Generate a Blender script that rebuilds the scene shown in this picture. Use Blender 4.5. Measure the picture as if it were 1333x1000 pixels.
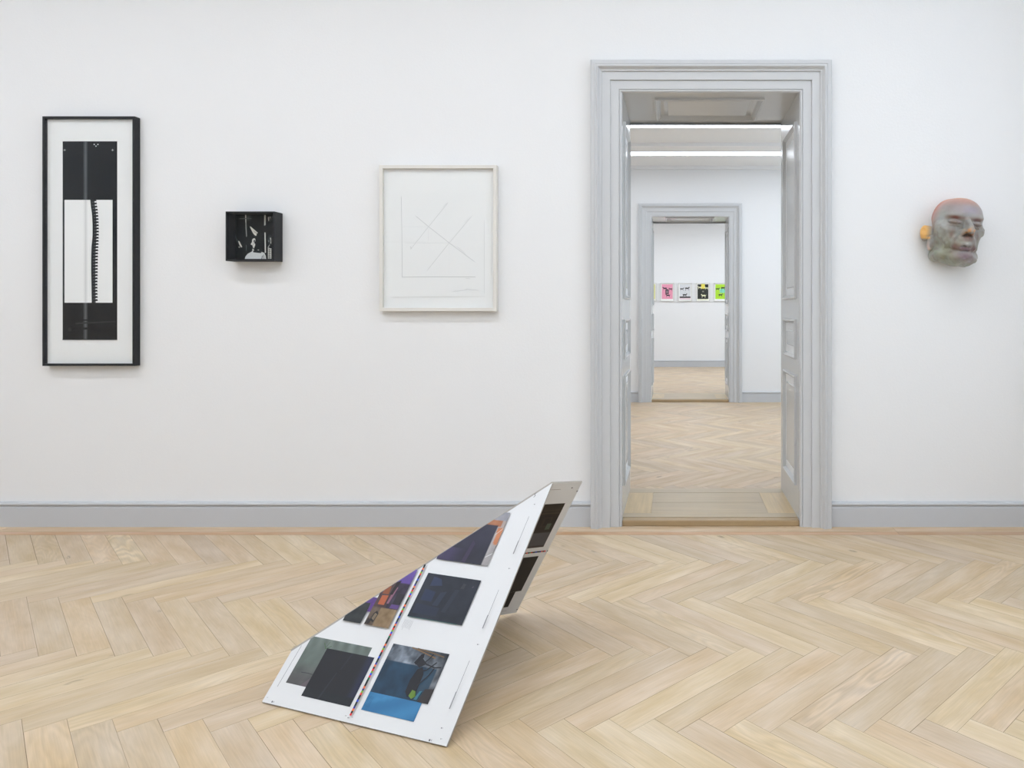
import bpy, math, random
import numpy as np
from mathutils import Vector, Matrix
random.seed(7); RS = np.random.RandomState(11)
for o in list(bpy.data.objects): bpy.data.objects.remove(o)
SC = bpy.context.scene
COL = SC.collection

# ------------------------------------------------------------------ camera
F, D, H = 922.5, 3.69, 1.128          # focal length (px), camera to gallery wall (m), lens height (m)
cd = bpy.data.cameras.new('camera'); cam = bpy.data.objects.new('camera', cd); COL.objects.link(cam)
cam.location = (0, -D, H); cam.rotation_euler = (math.pi/2, 0, 0)
cd.sensor_width = 36; cd.sensor_fit = 'HORIZONTAL'; cd.lens = 36*F/1333
cd.shift_x = -213.5/1333; cd.shift_y = -97/1333; cd.clip_start = .05
SC.camera = cam
# ------------------------------------------------------------------ world, view
w = bpy.data.worlds.new('world'); SC.world = w; w.use_nodes = True
w.node_tree.nodes['Background'].inputs[0].default_value = (.75, .85, 1, 1)
w.node_tree.nodes['Background'].inputs[1].default_value = .6
SC.view_settings.view_transform = 'Standard'; SC.view_settings.look = 'None'
SC.view_settings.gamma = 1; SC.view_settings.use_curve_mapping = False
SC.view_settings.exposure = 0.0
EMIT1, EMIT2A, EMIT2B, EMIT3 = 14.3, 10.0, 4.5, 12.2          # luminaire strengths of the three rooms
DAY = 1.0
def area(name, loc, rot, sx, sy, power, col):
    l = bpy.data.lights.new(name, 'AREA'); l.shape = 'RECTANGLE'; l.size = sx; l.size_y = sy
    l.energy = power; l.color = col
    o = bpy.data.objects.new(name, l); COL.objects.link(o); o.location = loc; o.rotation_euler = rot
    return o
R90 = math.pi/2
area('added_daylight', (2.62, -1.9, 1.75), (0, R90, 0), 1.9, 1.2, 34*DAY, (.70, .84, 1))       # lamp added at the unseen window of the near room
area('added_daylight', (3.62, 2.8, 1.6), (0, R90, 0), 1.9, 1.2, 60*DAY, (.68, .83, 1))         # added lamp, unseen window of the second room
area('added_daylight', (3.62, 7.8, 1.6), (0, R90, 0), 1.9, 1.2, 60*DAY, (.68, .83, 1))         # added lamp, unseen window of the third room

# ------------------------------------------------------------------ helpers
def s2l(c):
    c = c/255.0
    return c/12.92 if c <= .04045 else ((c+.055)/1.055)**2.4
def rgb(r, g, b): return (s2l(r), s2l(g), s2l(b), 1)
def P(px, py, d):                      # a point seen at photo pixel (px, py), d metres in front of the lens
    return ((px-880)*d/F, d-D, H+(403-py)*d/F)
def mat(name, col, rough=.6, bump=0, bscale=60, spec=.5, coat=0, var=0, vscale=3):
    m = bpy.data.materials.new(name); m.use_nodes = True; nt = m.node_tree
    b = nt.nodes['Principled BSDF']
    b.inputs['Base Color'].default_value = col; b.inputs['Roughness'].default_value = rough
    b.inputs['Specular IOR Level'].default_value = spec; b.inputs['Coat Weight'].default_value = coat
    b.inputs['Coat Roughness'].default_value = .12
    tc = nt.nodes.new('ShaderNodeTexCoord')
    if var:
        n = nt.nodes.new('ShaderNodeTexNoise'); n.inputs['Scale'].default_value = vscale; n.inputs['Detail'].default_value = 4
        nt.links.new(tc.outputs['Object'], n.inputs['Vector'])
        mr = nt.nodes.new('ShaderNodeMapRange'); mr.inputs[3].default_value = 1-var; mr.inputs[4].default_value = 1+var
        nt.links.new(n.outputs['Fac'], mr.inputs[0])
        mx = nt.nodes.new('ShaderNodeVectorMath'); mx.operation = 'SCALE'; mx.inputs[0].default_value = col[:3]
        nt.links.new(mr.outputs[0], mx.inputs['Scale']); nt.links.new(mx.outputs[0], b.inputs['Base Color'])
    if bump:
        n = nt.nodes.new('ShaderNodeTexNoise'); n.inputs['Scale'].default_value = bscale; n.inputs['Detail'].default_value = 3
        nt.links.new(tc.outputs['Object'], n.inputs['Vector'])
        bp = nt.nodes.new('ShaderNodeBump'); bp.inputs['Strength'].default_value = bump; bp.inputs['Distance'].default_value = .002
        nt.links.new(n.outputs['Fac'], bp.inputs['Height']); nt.links.new(bp.outputs[0], b.inputs['Normal'])
    return m
def emis(name, col, k):
    m = bpy.data.materials.new(name); m.use_nodes = True; b = m.node_tree.nodes['Principled BSDF']
    b.inputs['Base Color'].default_value = (.8, .8, .8, 1)
    b.inputs['Emission Color'].default_value = col; b.inputs['Emission Strength'].default_value = k
    return m
def glass(name):                       # thin picture glass: clear with a Fresnel gloss
    m = bpy.data.materials.new(name); m.use_nodes = True; nt = m.node_tree; nt.nodes.clear()
    out = nt.nodes.new('ShaderNodeOutputMaterial'); mx = nt.nodes.new('ShaderNodeMixShader')
    t = nt.nodes.new('ShaderNodeBsdfTransparent'); g = nt.nodes.new('ShaderNodeBsdfGlossy'); fr = nt.nodes.new('ShaderNodeLayerWeight')
    g.inputs['Roughness'].default_value = .02; lw = fr; lw.inputs['Blend'].default_value = .5
    pw = nt.nodes.new('ShaderNodeMath'); pw.operation = 'POWER'; pw.inputs[1].default_value = 5; nt.links.new(lw.outputs['Facing'], pw.inputs[0])
    fr = nt.nodes.new('ShaderNodeMath'); fr.operation = 'MULTIPLY_ADD'; fr.inputs[1].default_value = .9; fr.inputs[2].default_value = .018; nt.links.new(pw.outputs[0], fr.inputs[0])
    t.inputs[0].default_value = (.995, .998, .995, 1)
    nt.links.new(fr.outputs[0], mx.inputs[0]); nt.links.new(t.outputs[0], mx.inputs[1]); nt.links.new(g.outputs[0], mx.inputs[2])
    nt.links.new(mx.outputs[0], out.inputs[0]); return m
def colattr(name, rough=.5, var=.0, vscale=60, coat=0, sss=0, bump=0, bscale=80):
    m = mat(name, (1, 1, 1, 1), rough, bump, bscale, coat=coat); nt = m.node_tree; b = nt.nodes['Principled BSDF']
    a = nt.nodes.new('ShaderNodeAttribute'); a.attribute_name = 'Col'
    if var:
        tc = nt.nodes.new('ShaderNodeTexCoord'); n = nt.nodes.new('ShaderNodeTexNoise'); n.inputs['Scale'].default_value = vscale
        n.inputs['Detail'].default_value = 5; nt.links.new(tc.outputs['Object'], n.inputs['Vector'])
        mr = nt.nodes.new('ShaderNodeMapRange'); mr.inputs[3].default_value = 1-var; mr.inputs[4].default_value = 1+var
        nt.links.new(n.outputs['Fac'], mr.inputs[0])
        mx = nt.nodes.new('ShaderNodeVectorMath'); mx.operation = 'SCALE'
        nt.links.new(a.outputs['Color'], mx.inputs[0]); nt.links.new(mr.outputs[0], mx.inputs['Scale']); src = mx.outputs[0]
    else: src = a.outputs['Color']
    nt.links.new(src, b.inputs['Base Color'])
    if sss:
        b.inputs['Subsurface Weight'].default_value = sss; b.inputs['Subsurface Radius'].default_value = (.02, .012, .006)
        b.inputs['Subsurface Scale'].default_value = 1.0
    return m
class MB:
    def __init__(s): s.v = []; s.f = []; s.mi = []
    def box(s, x0, x1, y0, y1, z0, z1, mi=0):
        n = len(s.v)
        s.v += [(x0,y0,z0),(x1,y0,z0),(x1,y1,z0),(x0,y1,z0),(x0,y0,z1),(x1,y0,z1),(x1,y1,z1),(x0,y1,z1)]
        for q in ((0,3,2,1),(4,5,6,7),(0,1,5,4),(1,2,6,5),(2,3,7,6),(3,0,4,7)):
            s.f.append(tuple(n+i for i in q)); s.mi.append(mi)
        return s
    def strip(s, rows, closed=False, mi=0):          # rows of equal length joined by quads
        n = len(s.v); L = len(rows[0])
        for r in rows: s.v += [tuple(p) for p in r]
        for i in range(len(rows)-1):
            for j in range(L if closed else L-1):
                a = n+i*L+j; b = n+i*L+(j+1) % L
                s.f.append((a, b, b+L, a+L)); s.mi.append(mi)
        return s
    def poly(s, pts, mi=0):
        n = len(s.v); s.v += [tuple(p) for p in pts]; s.f.append(tuple(range(n, n+len(pts)))); s.mi.append(mi); return s
    def build(s, name, mats, parent=None, bevel=0, smooth=False, loc=None):
        me = bpy.data.meshes.new(name)
        v = s.v if loc is None else [(a-loc[0], b-loc[1], c-loc[2]) for a, b, c in s.v]
        me.from_pydata(v, [], s.f)
        if not isinstance(mats, (list, tuple)): mats = [mats]
        for m in mats: me.materials.append(m)
        for p, i in zip(me.polygons, s.mi): p.material_index = i; p.use_smooth = smooth
        me.update()
        o = bpy.data.objects.new(name, me); COL.objects.link(o)
        if parent: o.parent = parent
        if loc is not None: o.location = loc
        if bevel:
            b = o.modifiers.new('bevel', 'BEVEL'); b.width = bevel; b.segments = 2; b.limit_method = 'ANGLE'; b.angle_limit = .6
        return o
def fixnormals(o):
    import bmesh
    bm = bmesh.new(); bm.from_mesh(o.data); bmesh.ops.remove_doubles(bm, verts=bm.verts, dist=1e-5)
    bmesh.ops.recalc_face_normals(bm, faces=bm.faces); bm.to_mesh(o.data); bm.free(); return o
def empty(name, loc, label=None, cat=None, group=None, kind=None):
    o = bpy.data.objects.new(name, None); COL.objects.link(o); o.location = loc; o.empty_display_size = .1
    if label: o['label'] = label
    if cat: o['category'] = cat
    if group: o['group'] = group
    if kind: o['kind'] = kind
    return o
def struct(o): o['kind'] = 'structure'; return o
# smooth value noise in python for painted prints
NT = RS.rand(64, 64)
def vn(x, y):
    xi, yi = math.floor(x), math.floor(y); fx, fy = x-xi, y-yi
    fx = fx*fx*(3-2*fx); fy = fy*fy*(3-2*fy)
    g = lambda i, j: NT[(xi+i) % 64, (yi+j) % 64]
    return (g(0,0)*(1-fx)+g(1,0)*fx)*(1-fy)+(g(0,1)*(1-fx)+g(1,1)*fx)*fy
def fbm(x, y, o=4):
    s = 0; a = .5
    for i in range(o): s += a*vn(x, y); x = x*2.03+7.1; y = y*2.03+3.7; a *= .5
    return s
def lerp(a, b, t):
    t = max(0, min(1, t)); return tuple(a[i]*(1-t)+b[i]*t for i in range(3))
def clip(poly, a, b):                  # keep the left side of a->b
    out = []
    def sd(p): return (b[0]-a[0])*(p[1]-a[1])-(b[1]-a[1])*(p[0]-a[0])
    for i in range(len(poly)):
        p, q = poly[i], poly[(i+1) % len(poly)]; sp, sq = sd(p), sd(q)
        if sp >= 0: out.append(p)
        if (sp > 0 and sq < 0) or (sp < 0 and sq > 0):
            t = sp/(sp-sq); out.append((p[0]+(q[0]-p[0])*t, p[1]+(q[1]-p[1])*t))
    return out
class Art:                             # flat printed image: coloured polygons laid on a plane (o + x*ex + y*ey + layer*n)
    def __init__(s, o, ex, ey, n, clipto=None, ink=0):
        s.o, s.ex, s.ey, s.n = [Vector(k) for k in (o, ex, ey, n)]
        s.v = []; s.f = []; s.c = []; s.clipto = clipto; s.k = 1; s.ink = ink
    def add(s, pts, col, lay=None):
        if s.clipto:
            for i in range(len(s.clipto)):
                if len(pts) < 3: return
                pts = clip(pts, s.clipto[i], s.clipto[(i+1) % len(s.clipto)])
        if len(pts) < 3: return
        lay = s.k if lay is None else lay
        n = len(s.v)
        for x, y in pts:
            s.v.append(tuple(s.o+s.ex*x+s.ey*y+s.n*(.00012*lay)))
            c = col(x, y) if callable(col) else col
            s.c.append(tuple(s2l(max(0, min(255, k*(1-s.ink*(1-k/255))))) for k in c)+(1,))
        s.f.append(tuple(range(n, n+len(pts))))
    def poly(s, pts, col): s.add(ccw(pts), col); s.k += 1
    def rect(s, x0, x1, y0, y1, col): s.add([(x0,y0),(x1,y0),(x1,y1),(x0,y1)], col); s.k += 1
    def field(s, x0, x1, y0, y1, col, cell, within=None):
        nx = max(1, int((x1-x0)/cell)); ny = max(1, int((y1-y0)/cell))
        for i in range(nx):
            for j in range(ny):
                a, b = x0+(x1-x0)*i/nx, x0+(x1-x0)*(i+1)/nx; c, d = y0+(y1-y0)*j/ny, y0+(y1-y0)*(j+1)/ny
                q = [(a,c),(b,c),(b,d),(a,d)]
                s.add(q, col)
        s.k += 1
    def line(s, pts, wd, col, k=True):
        for (x0, y0), (x1, y1) in zip(pts, pts[1:]):
            L = math.hypot(x1-x0, y1-y0) or 1; a, b = -(y1-y0)/L*wd/2, (x1-x0)/L*wd/2
            s.add([(x0-a,y0-b),(x1-a,y1-b),(x1+a,y1+b),(x0+a,y0+b)][::1], col)
        if k: s.k += 1
    def build(s, name, m, parent):
        me = bpy.data.meshes.new(name); me.from_pydata(s.v, [], s.f); me.materials.append(m)
        at = me.color_attributes.new('Col', 'FLOAT_COLOR', 'POINT')
        at.data.foreach_set('color', np.array(s.c, dtype=np.float32).ravel()); me.update()
        o = bpy.data.objects.new(name, me); COL.objects.link(o); o.parent = parent; return o
def ccw(p):
    a = sum(p[i][0]*p[(i+1) % len(p)][1]-p[(i+1) % len(p)][0]*p[i][1] for i in range(len(p)))
    return p if a > 0 else p[::-1]

# ------------------------------------------------------------------ materials
WALL = mat('white_wall_paint', rgb(233, 233, 233), .75, .25, 90, .3)
CEIL = mat('ceiling_paint', rgb(240, 240, 240), .8, .1, 60, .3)
GREY = mat('grey_gloss_paint', rgb(200, 201, 202), .36, .10, 16, .5, var=.015)
LINING = mat('grey_lining_paint', rgb(198, 199, 199), .2, .16, 9, .5, var=.015)
BASE = mat('grey_skirting_paint', rgb(194, 196, 199), .42, .05, 12, .5, var=.01)
GLASS = glass('picture_glass')
BLACKWOOD = mat('black_stained_wood', rgb(33, 34, 37), .4, .3, 120, .3, var=.08, vscale=20)
WHITEWOOD = mat('pale_limed_wood', rgb(222, 218, 211), .5, .25, 120, .4, var=.03, vscale=18)
PRINT = colattr('printed_sheet', .55)
GLOSSPRINT = colattr('gloss_print', .4)
GLOSSPRINT.node_tree.nodes['Principled BSDF'].inputs['Specular IOR Level'].default_value = .12
PAPER = mat('white_paper', rgb(238, 238, 238), .8, .05, 200, .2)
FARPAPER = mat('bright_mount_board', rgb(252, 251, 248), .8)
FARWOOD = mat('pale_grey_wood', rgb(214, 212, 208), .5)
LAMPW = mat('lamp_housing', rgb(235, 235, 235), .5)

def wood_floor_mat():
    m = bpy.data.materials.new('oak_herringbone'); m.use_nodes = True; nt = m.node_tree; N = nt.nodes; Lk = nt.links
    b = N['Principled BSDF']
    a = N.new('ShaderNodeAttribute'); a.attribute_name = 'Col'
    uv = N.new('ShaderNodeUVMap'); uv.uv_map = 'uv'
    def mapn(sx, sy):
        mp = N.new('ShaderNodeMapping'); mp.inputs['Scale'].default_value = (sx, sy, 1); Lk.new(uv.outputs[0], mp.inputs[0]); return mp
    def rng(src, lo, hi, a0=0, a1=1):
        mr = N.new('ShaderNodeMapRange'); mr.inputs[1].default_value = a0; mr.inputs[2].default_value = a1
        mr.inputs[3].default_value = lo; mr.inputs[4].default_value = hi; Lk.new(src, mr.inputs[0]); return mr.outputs[0]
    # fine fibres
    n1 = N.new('ShaderNodeTexNoise'); n1.inputs['Scale'].default_value = 1; n1.inputs['Detail'].default_value = 6; n1.inputs['Roughness'].default_value = .6
    Lk.new(mapn(7, 210).outputs[0], n1.inputs[0])
    # broad colour drift inside a plank
    n2 = N.new('ShaderNodeTexNoise'); n2.inputs['Scale'].default_value = 1; n2.inputs['Detail'].default_value = 3
    Lk.new(mapn(3.5, 14).outputs[0], n2.inputs[0])
    # cathedral figure: distance-field contours of a stretched noise
    n3 = N.new('ShaderNodeTexNoise'); n3.inputs['Scale'].default_value = 1; n3.inputs['Detail'].default_value = 2; n3.inputs['Roughness'].default_value = .35
    Lk.new(mapn(1.9, 9).outputs[0], n3.inputs[0])
    mul = N.new('ShaderNodeMath'); mul.operation = 'MULTIPLY'; mul.inputs[1].default_value = 95; Lk.new(n3.outputs['Fac'], mul.inputs[0])
    sn = N.new('ShaderNodeMath'); sn.operation = 'SINE'; Lk.new(mul.outputs[0], sn.inputs[0])
    # knots and dark flecks
    vo = N.new('ShaderNodeTexVoronoi'); vo.inputs['Scale'].default_value = 1; Lk.new(mapn(2.6, 6).outputs[0], vo.inputs[0])
    kn = rng(vo.outputs['Distance'], .0, 1, .03, .08)
    n4 = N.new('ShaderNodeTexNoise'); n4.inputs['Scale'].default_value = 1; n4.inputs['Detail'].default_value = 4
    Lk.new(mapn(12, 60).outputs[0], n4.inputs[0])
    kmix = rng(n4.outputs['Fac'], 1, 0, .40, .56)             # a knot shows only where this noise allows
    kk = N.new('ShaderNodeMath'); kk.operation = 'MAXIMUM'; Lk.new(kn, kk.inputs[0]); Lk.new(kmix, kk.inputs[1])
    f1 = rng(n1.outputs['Fac'], .90, 1.09, .25, .75)
    f2 = rng(n2.outputs['Fac'], .90, 1.09, .3, .7)
    # the figure's strength varies per plank (alpha channel of the plank colour)
    s1 = rng(sn.outputs[0], -1, 1, -1, 1)
    al = N.new('ShaderNodeMath'); al.operation = 'MULTIPLY'; Lk.new(s1, al.inputs[0]); Lk.new(a.outputs['Alpha'], al.inputs[1])
    f3 = rng(al.outputs[0], .80, 1.10, -3.2, 3.2)
    f4 = rng(kk.outputs[0], .35, 1)
    prod = None
    for f in (f1, f2, f3, f4):
        if prod is None: prod = f; continue
        mm = N.new('ShaderNodeMath'); mm.operation = 'MULTIPLY'; Lk.new(prod, mm.inputs[0]); Lk.new(f, mm.inputs[1]); prod = mm.outputs[0]
    sc = N.new('ShaderNodeVectorMath'); sc.operation = 'SCALE'; Lk.new(a.outputs['Color'], sc.inputs[0]); Lk.new(prod, sc.inputs['Scale'])
    # greyer where the broad noise is high
    hs = N.new('ShaderNodeHueSaturation'); Lk.new(sc.outputs[0], hs.inputs['Color'])
    Lk.new(rng(n2.outputs['Fac'], 1.2, .88, .3, .7), hs.inputs['Saturation'])
    Lk.new(hs.outputs[0], b.inputs['Base Color'])
    b.inputs['Roughness'].default_value = .42; b.inputs['Specular IOR Level'].default_value = .35
    bp = N.new('ShaderNodeBump'); bp.inputs['Strength'].default_value = .12; bp.inputs['Distance'].default_value = .001
    Lk.new(n1.outputs['Fac'], bp.inputs['Height']); Lk.new(bp.outputs[0], b.inputs['Normal'])
    return m
OAK = wood_floor_mat()
JOINT = mat('floor_joint', rgb(120, 104, 84), .9)

# ------------------------------------------------------------------ floor: herringbone of single planks
PAL = [(204,184,155),(200,180,151),(207,188,158),(198,179,153),(204,182,154),(197,178,152),(208,188,157),(201,181,155),(195,176,153),(205,183,155),(203,181,151),(200,180,155)]
def plank_mesh(name, polys, zbase=0):
    """polys: list of (points, origin, u-axis) -> one mesh with colour and uv per plank"""
    V = []; Fc = []; C = []; U = []
    for pts, org, ua, tint in polys:
        n = len(V); c = random.choice(PAL); k = random.uniform(.95, 1.02); fig = random.choice((.15, .3, .3, .6, 1.0, .15, 2.2 if random.random() < .2 else .5))
        c = (c[0]+2, c[1]+1, c[2]); col = tuple(s2l(c[i]*tint[i])*k for i in range(3))+(fig,)
        ou, ov = random.uniform(0, 90), random.uniform(0, 90)
        va = (-ua[1], ua[0])
        if abs(sum(p[0] for p in pts)/len(pts)-.60) < .05 and abs(sum(p[1] for p in pts)/len(pts)+1.55) < .08: col = col[:3]+(1.9,)
        for x, y in pts:
            V.append((x, y, zbase)); dx, dy = x-org[0], y-org[1]
            U.append((dx*ua[0]+dy*ua[1]+ou, dx*va[0]+dy*va[1]+ov)); C.append(col)
        Fc.append(tuple(range(n, n+len(pts))))
    me = bpy.data.meshes.new(name); nv = len(V)
    return V, Fc, C, U
def herring(name, x0, x1, y0, y1, ox, oy, boards=(), tint=(1, 1, 1)):
    W, L = .088, .586; g = .0005; r = 1/math.sqrt(2)
    a, b = (r, r), (r, -r)
    T = lambda p: (ox+p[0]*a[0]+p[1]*b[0], oy+p[0]*a[1]+p[1]*b[1])
    polys = []; K = int((x1-x0)/.1244)+30; M = int((y1-y0)/.82)+3
    for m in range(-M, M+1):
        for k in range(-K, K+1):
            bx, by = k*W-m*L, k*W+m*L
            for (p0, p1, q0, q1, ua) in ((bx, bx+L, by, by+W, a), (bx, bx+W, by+W, by+W+L, b)):
                g = random.choice((.0003, .0004, .0005, .0008))
                pts = [T((p0+g, q0+g)), T((p1-g, q0+g)), T((p1-g, q1-g)), T((p0+g, q1-g))]
                if max(p[0] for p in pts) < x0 or min(p[0] for p in pts) > x1 or max(p[1] for p in pts) < y0 or min(p[1] for p in pts) > y1: continue
                org = T(((p0+p1)/2, (q0+q1)/2)); pts = ccw(pts)
                for e in (((x0,y0),(x1,y0)),((x1,y0),(x1,y1)),((x1,y1),(x0,y1)),((x0,y1),(x0,y0))):
                    if len(pts) > 2: pts = clip(pts, *e)
                if len(pts) > 2: polys.append((pts, org, ua, tint))
    for (bx0, bx1, by0, by1, tn) in boards:
        polys.append(([(bx0,by0),(bx1,by0),(bx1,by1),(bx0,by1)], (bx0, by0), (1, 0), tn))
    V, Fc, C, U = plank_mesh(name, polys)
    ax0 = min([x0]+[q[0] for q in boards]); ax1 = max([x1]+[q[1] for q in boards]); ay0 = min([y0]+[q[2] for q in boards]); ay1 = max([y1]+[q[3] for q in boards])
    n = len(V)
    for z in (-.0012, -.06):
        for p in ((ax0,ay0),(ax1,ay0),(ax1,ay1),(ax0,ay1)): V.append((p[0], p[1], z)); U.append((0, 0)); C.append((.3, .24, .18, 0))
    extra = [(n,n+1,n+2,n+3),(n+7,n+6,n+5,n+4)]+[(n+i, n+4+i, n+4+(i+1) % 4, n+(i+1) % 4) for i in range(4)]
    me = bpy.data.meshes.new(name); me.from_pydata(V, [], Fc+extra)
    me.materials.append(OAK); me.materials.append(JOINT)
    mi = [0]*len(Fc)+[1]*len(extra); me.polygons.foreach_set('material_index', mi)
    at = me.color_attributes.new('Col', 'FLOAT_COLOR', 'POINT'); at.data.foreach_set('color', np.array(C, dtype=np.float32).ravel())
    ul = me.uv_layers.new(name='uv'); Ua = np.array(U, dtype=np.float32)
    li = np.empty(len(me.loops), dtype=np.int32); me.loops.foreach_get('vertex_index', li)
    ul.data.foreach_set('uv', Ua[li].ravel()); me.update()
    o = bpy.data.objects.new(name, me); COL.objects.link(o); return struct(o)

XL, XR, YB, ZC = -6.0, 2.5, -6.4, 3.5          # near room
T1 = .64                                        # depth of the first doorway
Y2 = 4.94; T2 = .64; Y3 = 10.24; Z2 = 2.868     # second and third room
X2L, X2R = -3.2, 3.5
OX0, OX1, OZ = -.280, .642, 2.255               # first doorway opening
k2 = (D+Y2)/F
PX0, PX1 = (848.3-880)*k2, (948.6-880)*k2       # second doorway opening
bd = []
x = XL
for L_ in (2.55, 2.42, 2.15, 2.4):
    x1_ = min(XR, x+L_); bd.append((x+.0005, x1_-.0005, -.0955, 0.0, (1.05, 1.03, 1.01))); bd.append((x+.0005, x1_-.0005, -.1445, -.0965, (.98, .90, .86))); x = x1_
herring('floor', XL, XR, YB, -.1455, -.0606, -.909, bd)
herring('floor', X2L, X2R, T1, Y2, .35, T1+1.05, (), (1.0, .995, 1.0))
herring('floor', X2L, X2R, Y2+T2, Y3, .15, Y2+T2+.5, (), (1.0, .995, 1.0))

# ------------------------------------------------------------------ walls, ceilings
def wall_open(name, xa, xb, y0, y1, z1, ox0, ox1, oz):
    m = MB(); m.box(xa, ox0-.004, y0, y1, -.06, z1); m.box(ox1+.004, xb, y0, y1, -.06, z1); m.box(ox0-.004, ox1+.004, y0, y1, oz+.03, z1)
    return struct(m.build(name, WALL))
wall_open('wall_front', XL-.2, X2R+.2, 0, T1, ZC+.1, OX0, OX1, OZ)
wall_open('wall_middle', X2L-.2, X2R+.2, Y2, Y2+T2, ZC+.1, PX0, PX1, OZ)
struct(MB().box(X2L-.2, X2R+.2, Y3, Y3+.2, -.06, ZC+.1).build('wall_far', WALL))
struct(MB().box(XL-.2, XL, YB, 0, -.06, ZC+.1).build('wall_left', WALL))
struct(MB().box(XL-.2, XR+.2, YB-.2, YB, -.06, ZC+.1).build('wall_back', WALL))
def wall_window(name, x0, x1, y0, y1, wy0, wy1, wz0, wz1, wn):
    m = MB(); m.box(x0, x1, y0, wy0, -.06, ZC+.1); m.box(x0, x1, wy1, y1, -.06, ZC+.1); m.box(x0, x1, wy0, wy1, -.06, wz0); m.box(x0, x1, wy0, wy1, wz1, ZC+.1)
    struct(m.build(name, WALL))
    f = MB(); t = .06; xm = (x0+x1)/2
    f.box(xm-.03, xm+.03, wy0, wy0+t, wz0, wz1); f.box(xm-.03, xm+.03, wy1-t, wy1, wz0, wz1)
    f.box(xm-.03, xm+.03, wy0+t, wy1-t, wz0, wz0+t); f.box(xm-.03, xm+.03, wy0+t, wy1-t, wz1-t, wz1)
    ym = (wy0+wy1)/2; f.box(xm-.025, xm+.025, ym-.04, ym+.04, wz0+t, wz1-t)
    o = struct(f.build(wn, GREY))
    MB().box(xm-.004, xm+.004, wy0+t, wy1-t, wz0+t, wz1-t).build('window_pane', GLASS, o)
wall_window('wall_right', XR, XR+.2, YB, 0, -2.5, -1.3, .8, 2.7, 'unseen_window_1')  # side windows are out of view, added to let cool light in
wall_window('wall_right', X2R, X2R+.2, T1, Y2, 2.2, 3.4, .7, 2.6, 'unseen_window_2')
wall_window('wall_right', X2R, X2R+.2, Y2+T2, Y3, 7.2, 8.4, .7, 2.6, 'unseen_window_3')
struct(MB().box(X2L-.2, X2L, T1, Y2, -.06, ZC+.1).build('wall_left', WALL))
struct(MB().box(X2L-.2, X2L, Y2+T2, Y3, -.06, ZC+.1).build('wall_left', WALL))
struct(MB().box(XL-.2, XR+.2, YB-.2, 0, ZC, ZC+.15).build('ceiling', CEIL))
c2 = MB().box(X2L, X2R, T1, Y2, Z2, Z2+.15)
yy = lambda py: (Z2-H)*F/(403-py)-D             # where the ceiling of the second room meets a photo row
c2.box(X2L, X2R, yy(186), yy(190.2), Z2-.035, Z2); c2.box(X2L, X2R, yy(190.6), yy(193.2), Z2-.02, Z2)
c2.box(X2L, X2R, Y2-.05, Y2, Z2-.035, Z2)
struct(c2.build('ceiling', CEIL))
struct(MB().box(X2L, X2R, Y2+T2, Y3, Z2, Z2+.15).build('ceiling', CEIL))

# ------------------------------------------------------------------ skirting boards
SK = [(0,0),(.016,0),(.016,.098),(.012,.106),(.011,.110),(.0155,.1115),(.021,.114),(.022,.119),(.020,.124),(.012,.128),(0,.130)]
def skirt(name, p0, p1, n):            # profile swept along the wall foot; n = direction into the room
    m = MB(); rows = []
    for P_ in (p0, p1): rows.append([(P_[0]+n[0]*a, P_[1]+n[1]*a, z) for a, z in SK])
    m.strip(rows); m.poly(rows[0]); m.poly(rows[1][::-1])
    return struct(fixnormals(m.build(name, BASE)))
CW = .160
skirt('baseboard_front', (XL, 0), (OX0-CW, 0), (0, -1)); skirt('baseboard_front', (OX1+CW, 0), (XR, 0), (0, -1))
skirt('baseboard_left', (XL, 0), (XL, YB), (1, 0)); skirt('baseboard_right', (XR, YB), (XR, 0), (-1, 0)); skirt('baseboard_back', (XR, YB), (XL, YB), (0, 1))
skirt('baseboard_middle', (X2L, Y2), (PX0-CW, Y2), (0, -1)); skirt('baseboard_middle', (PX1+CW, Y2), (X2R, Y2), (0, -1))
skirt('baseboard_far', (X2L, Y3), (X2R, Y3), (0, -1))
skirt('baseboard_left', (X2L, Y2), (X2L, T1), (1, 0)); skirt('baseboard_right', (X2R, T1), (X2R, Y2), (-1, 0))

# ------------------------------------------------------------------ panelled doorways
THR_A = mat('threshold_grey_oak', rgb(180, 161, 131), .3, .2, 40, .5, var=.10, vscale=6)
THR_B = mat('threshold_honey_oak', rgb(198, 173, 130), .3, .2, 40, .5, var=.10, vscale=7)
THR_C = mat('threshold_nosing_oak', rgb(168, 143, 108), .4, .2, 40, .5, var=.12, vscale=14)
def wood_grain(m, ax):
    nt = m.node_tree; b = nt.nodes['Principled BSDF']; tc = nt.nodes.new('ShaderNodeTexCoord'); mp = nt.nodes.new('ShaderNodeMapping')
    mp.inputs['Scale'].default_value = (2, 70, 20) if ax == 0 else (70, 3, 20)
    nt.links.new(tc.outputs['Object'], mp.inputs[0]); n = nt.nodes.new('ShaderNodeTexNoise'); n.inputs['Scale'].default_value = 1.2; n.inputs['Detail'].default_value = 5
    nt.links.new(mp.outputs[0], n.inputs[0]); mr = nt.nodes.new('ShaderNodeMapRange'); mr.inputs[1].default_value = .25; mr.inputs[2].default_value = .75
    mr.inputs[3].default_value = .86; mr.inputs[4].default_value = 1.1
    nt.links.new(n.outputs['Fac'], mr.inputs[0]); src = b.inputs['Base Color'].links[0].from_socket
    v = nt.nodes.new('ShaderNodeVectorMath'); v.operation = 'SCALE'; nt.links.new(src, v.inputs[0]); nt.links.new(mr.outputs[0], v.inputs['Scale']); nt.links.new(v.outputs[0], b.inputs['Base Color'])
wood_grain(THR_A, 0); wood_grain(THR_B, 1); wood_grain(THR_C, 0)
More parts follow.
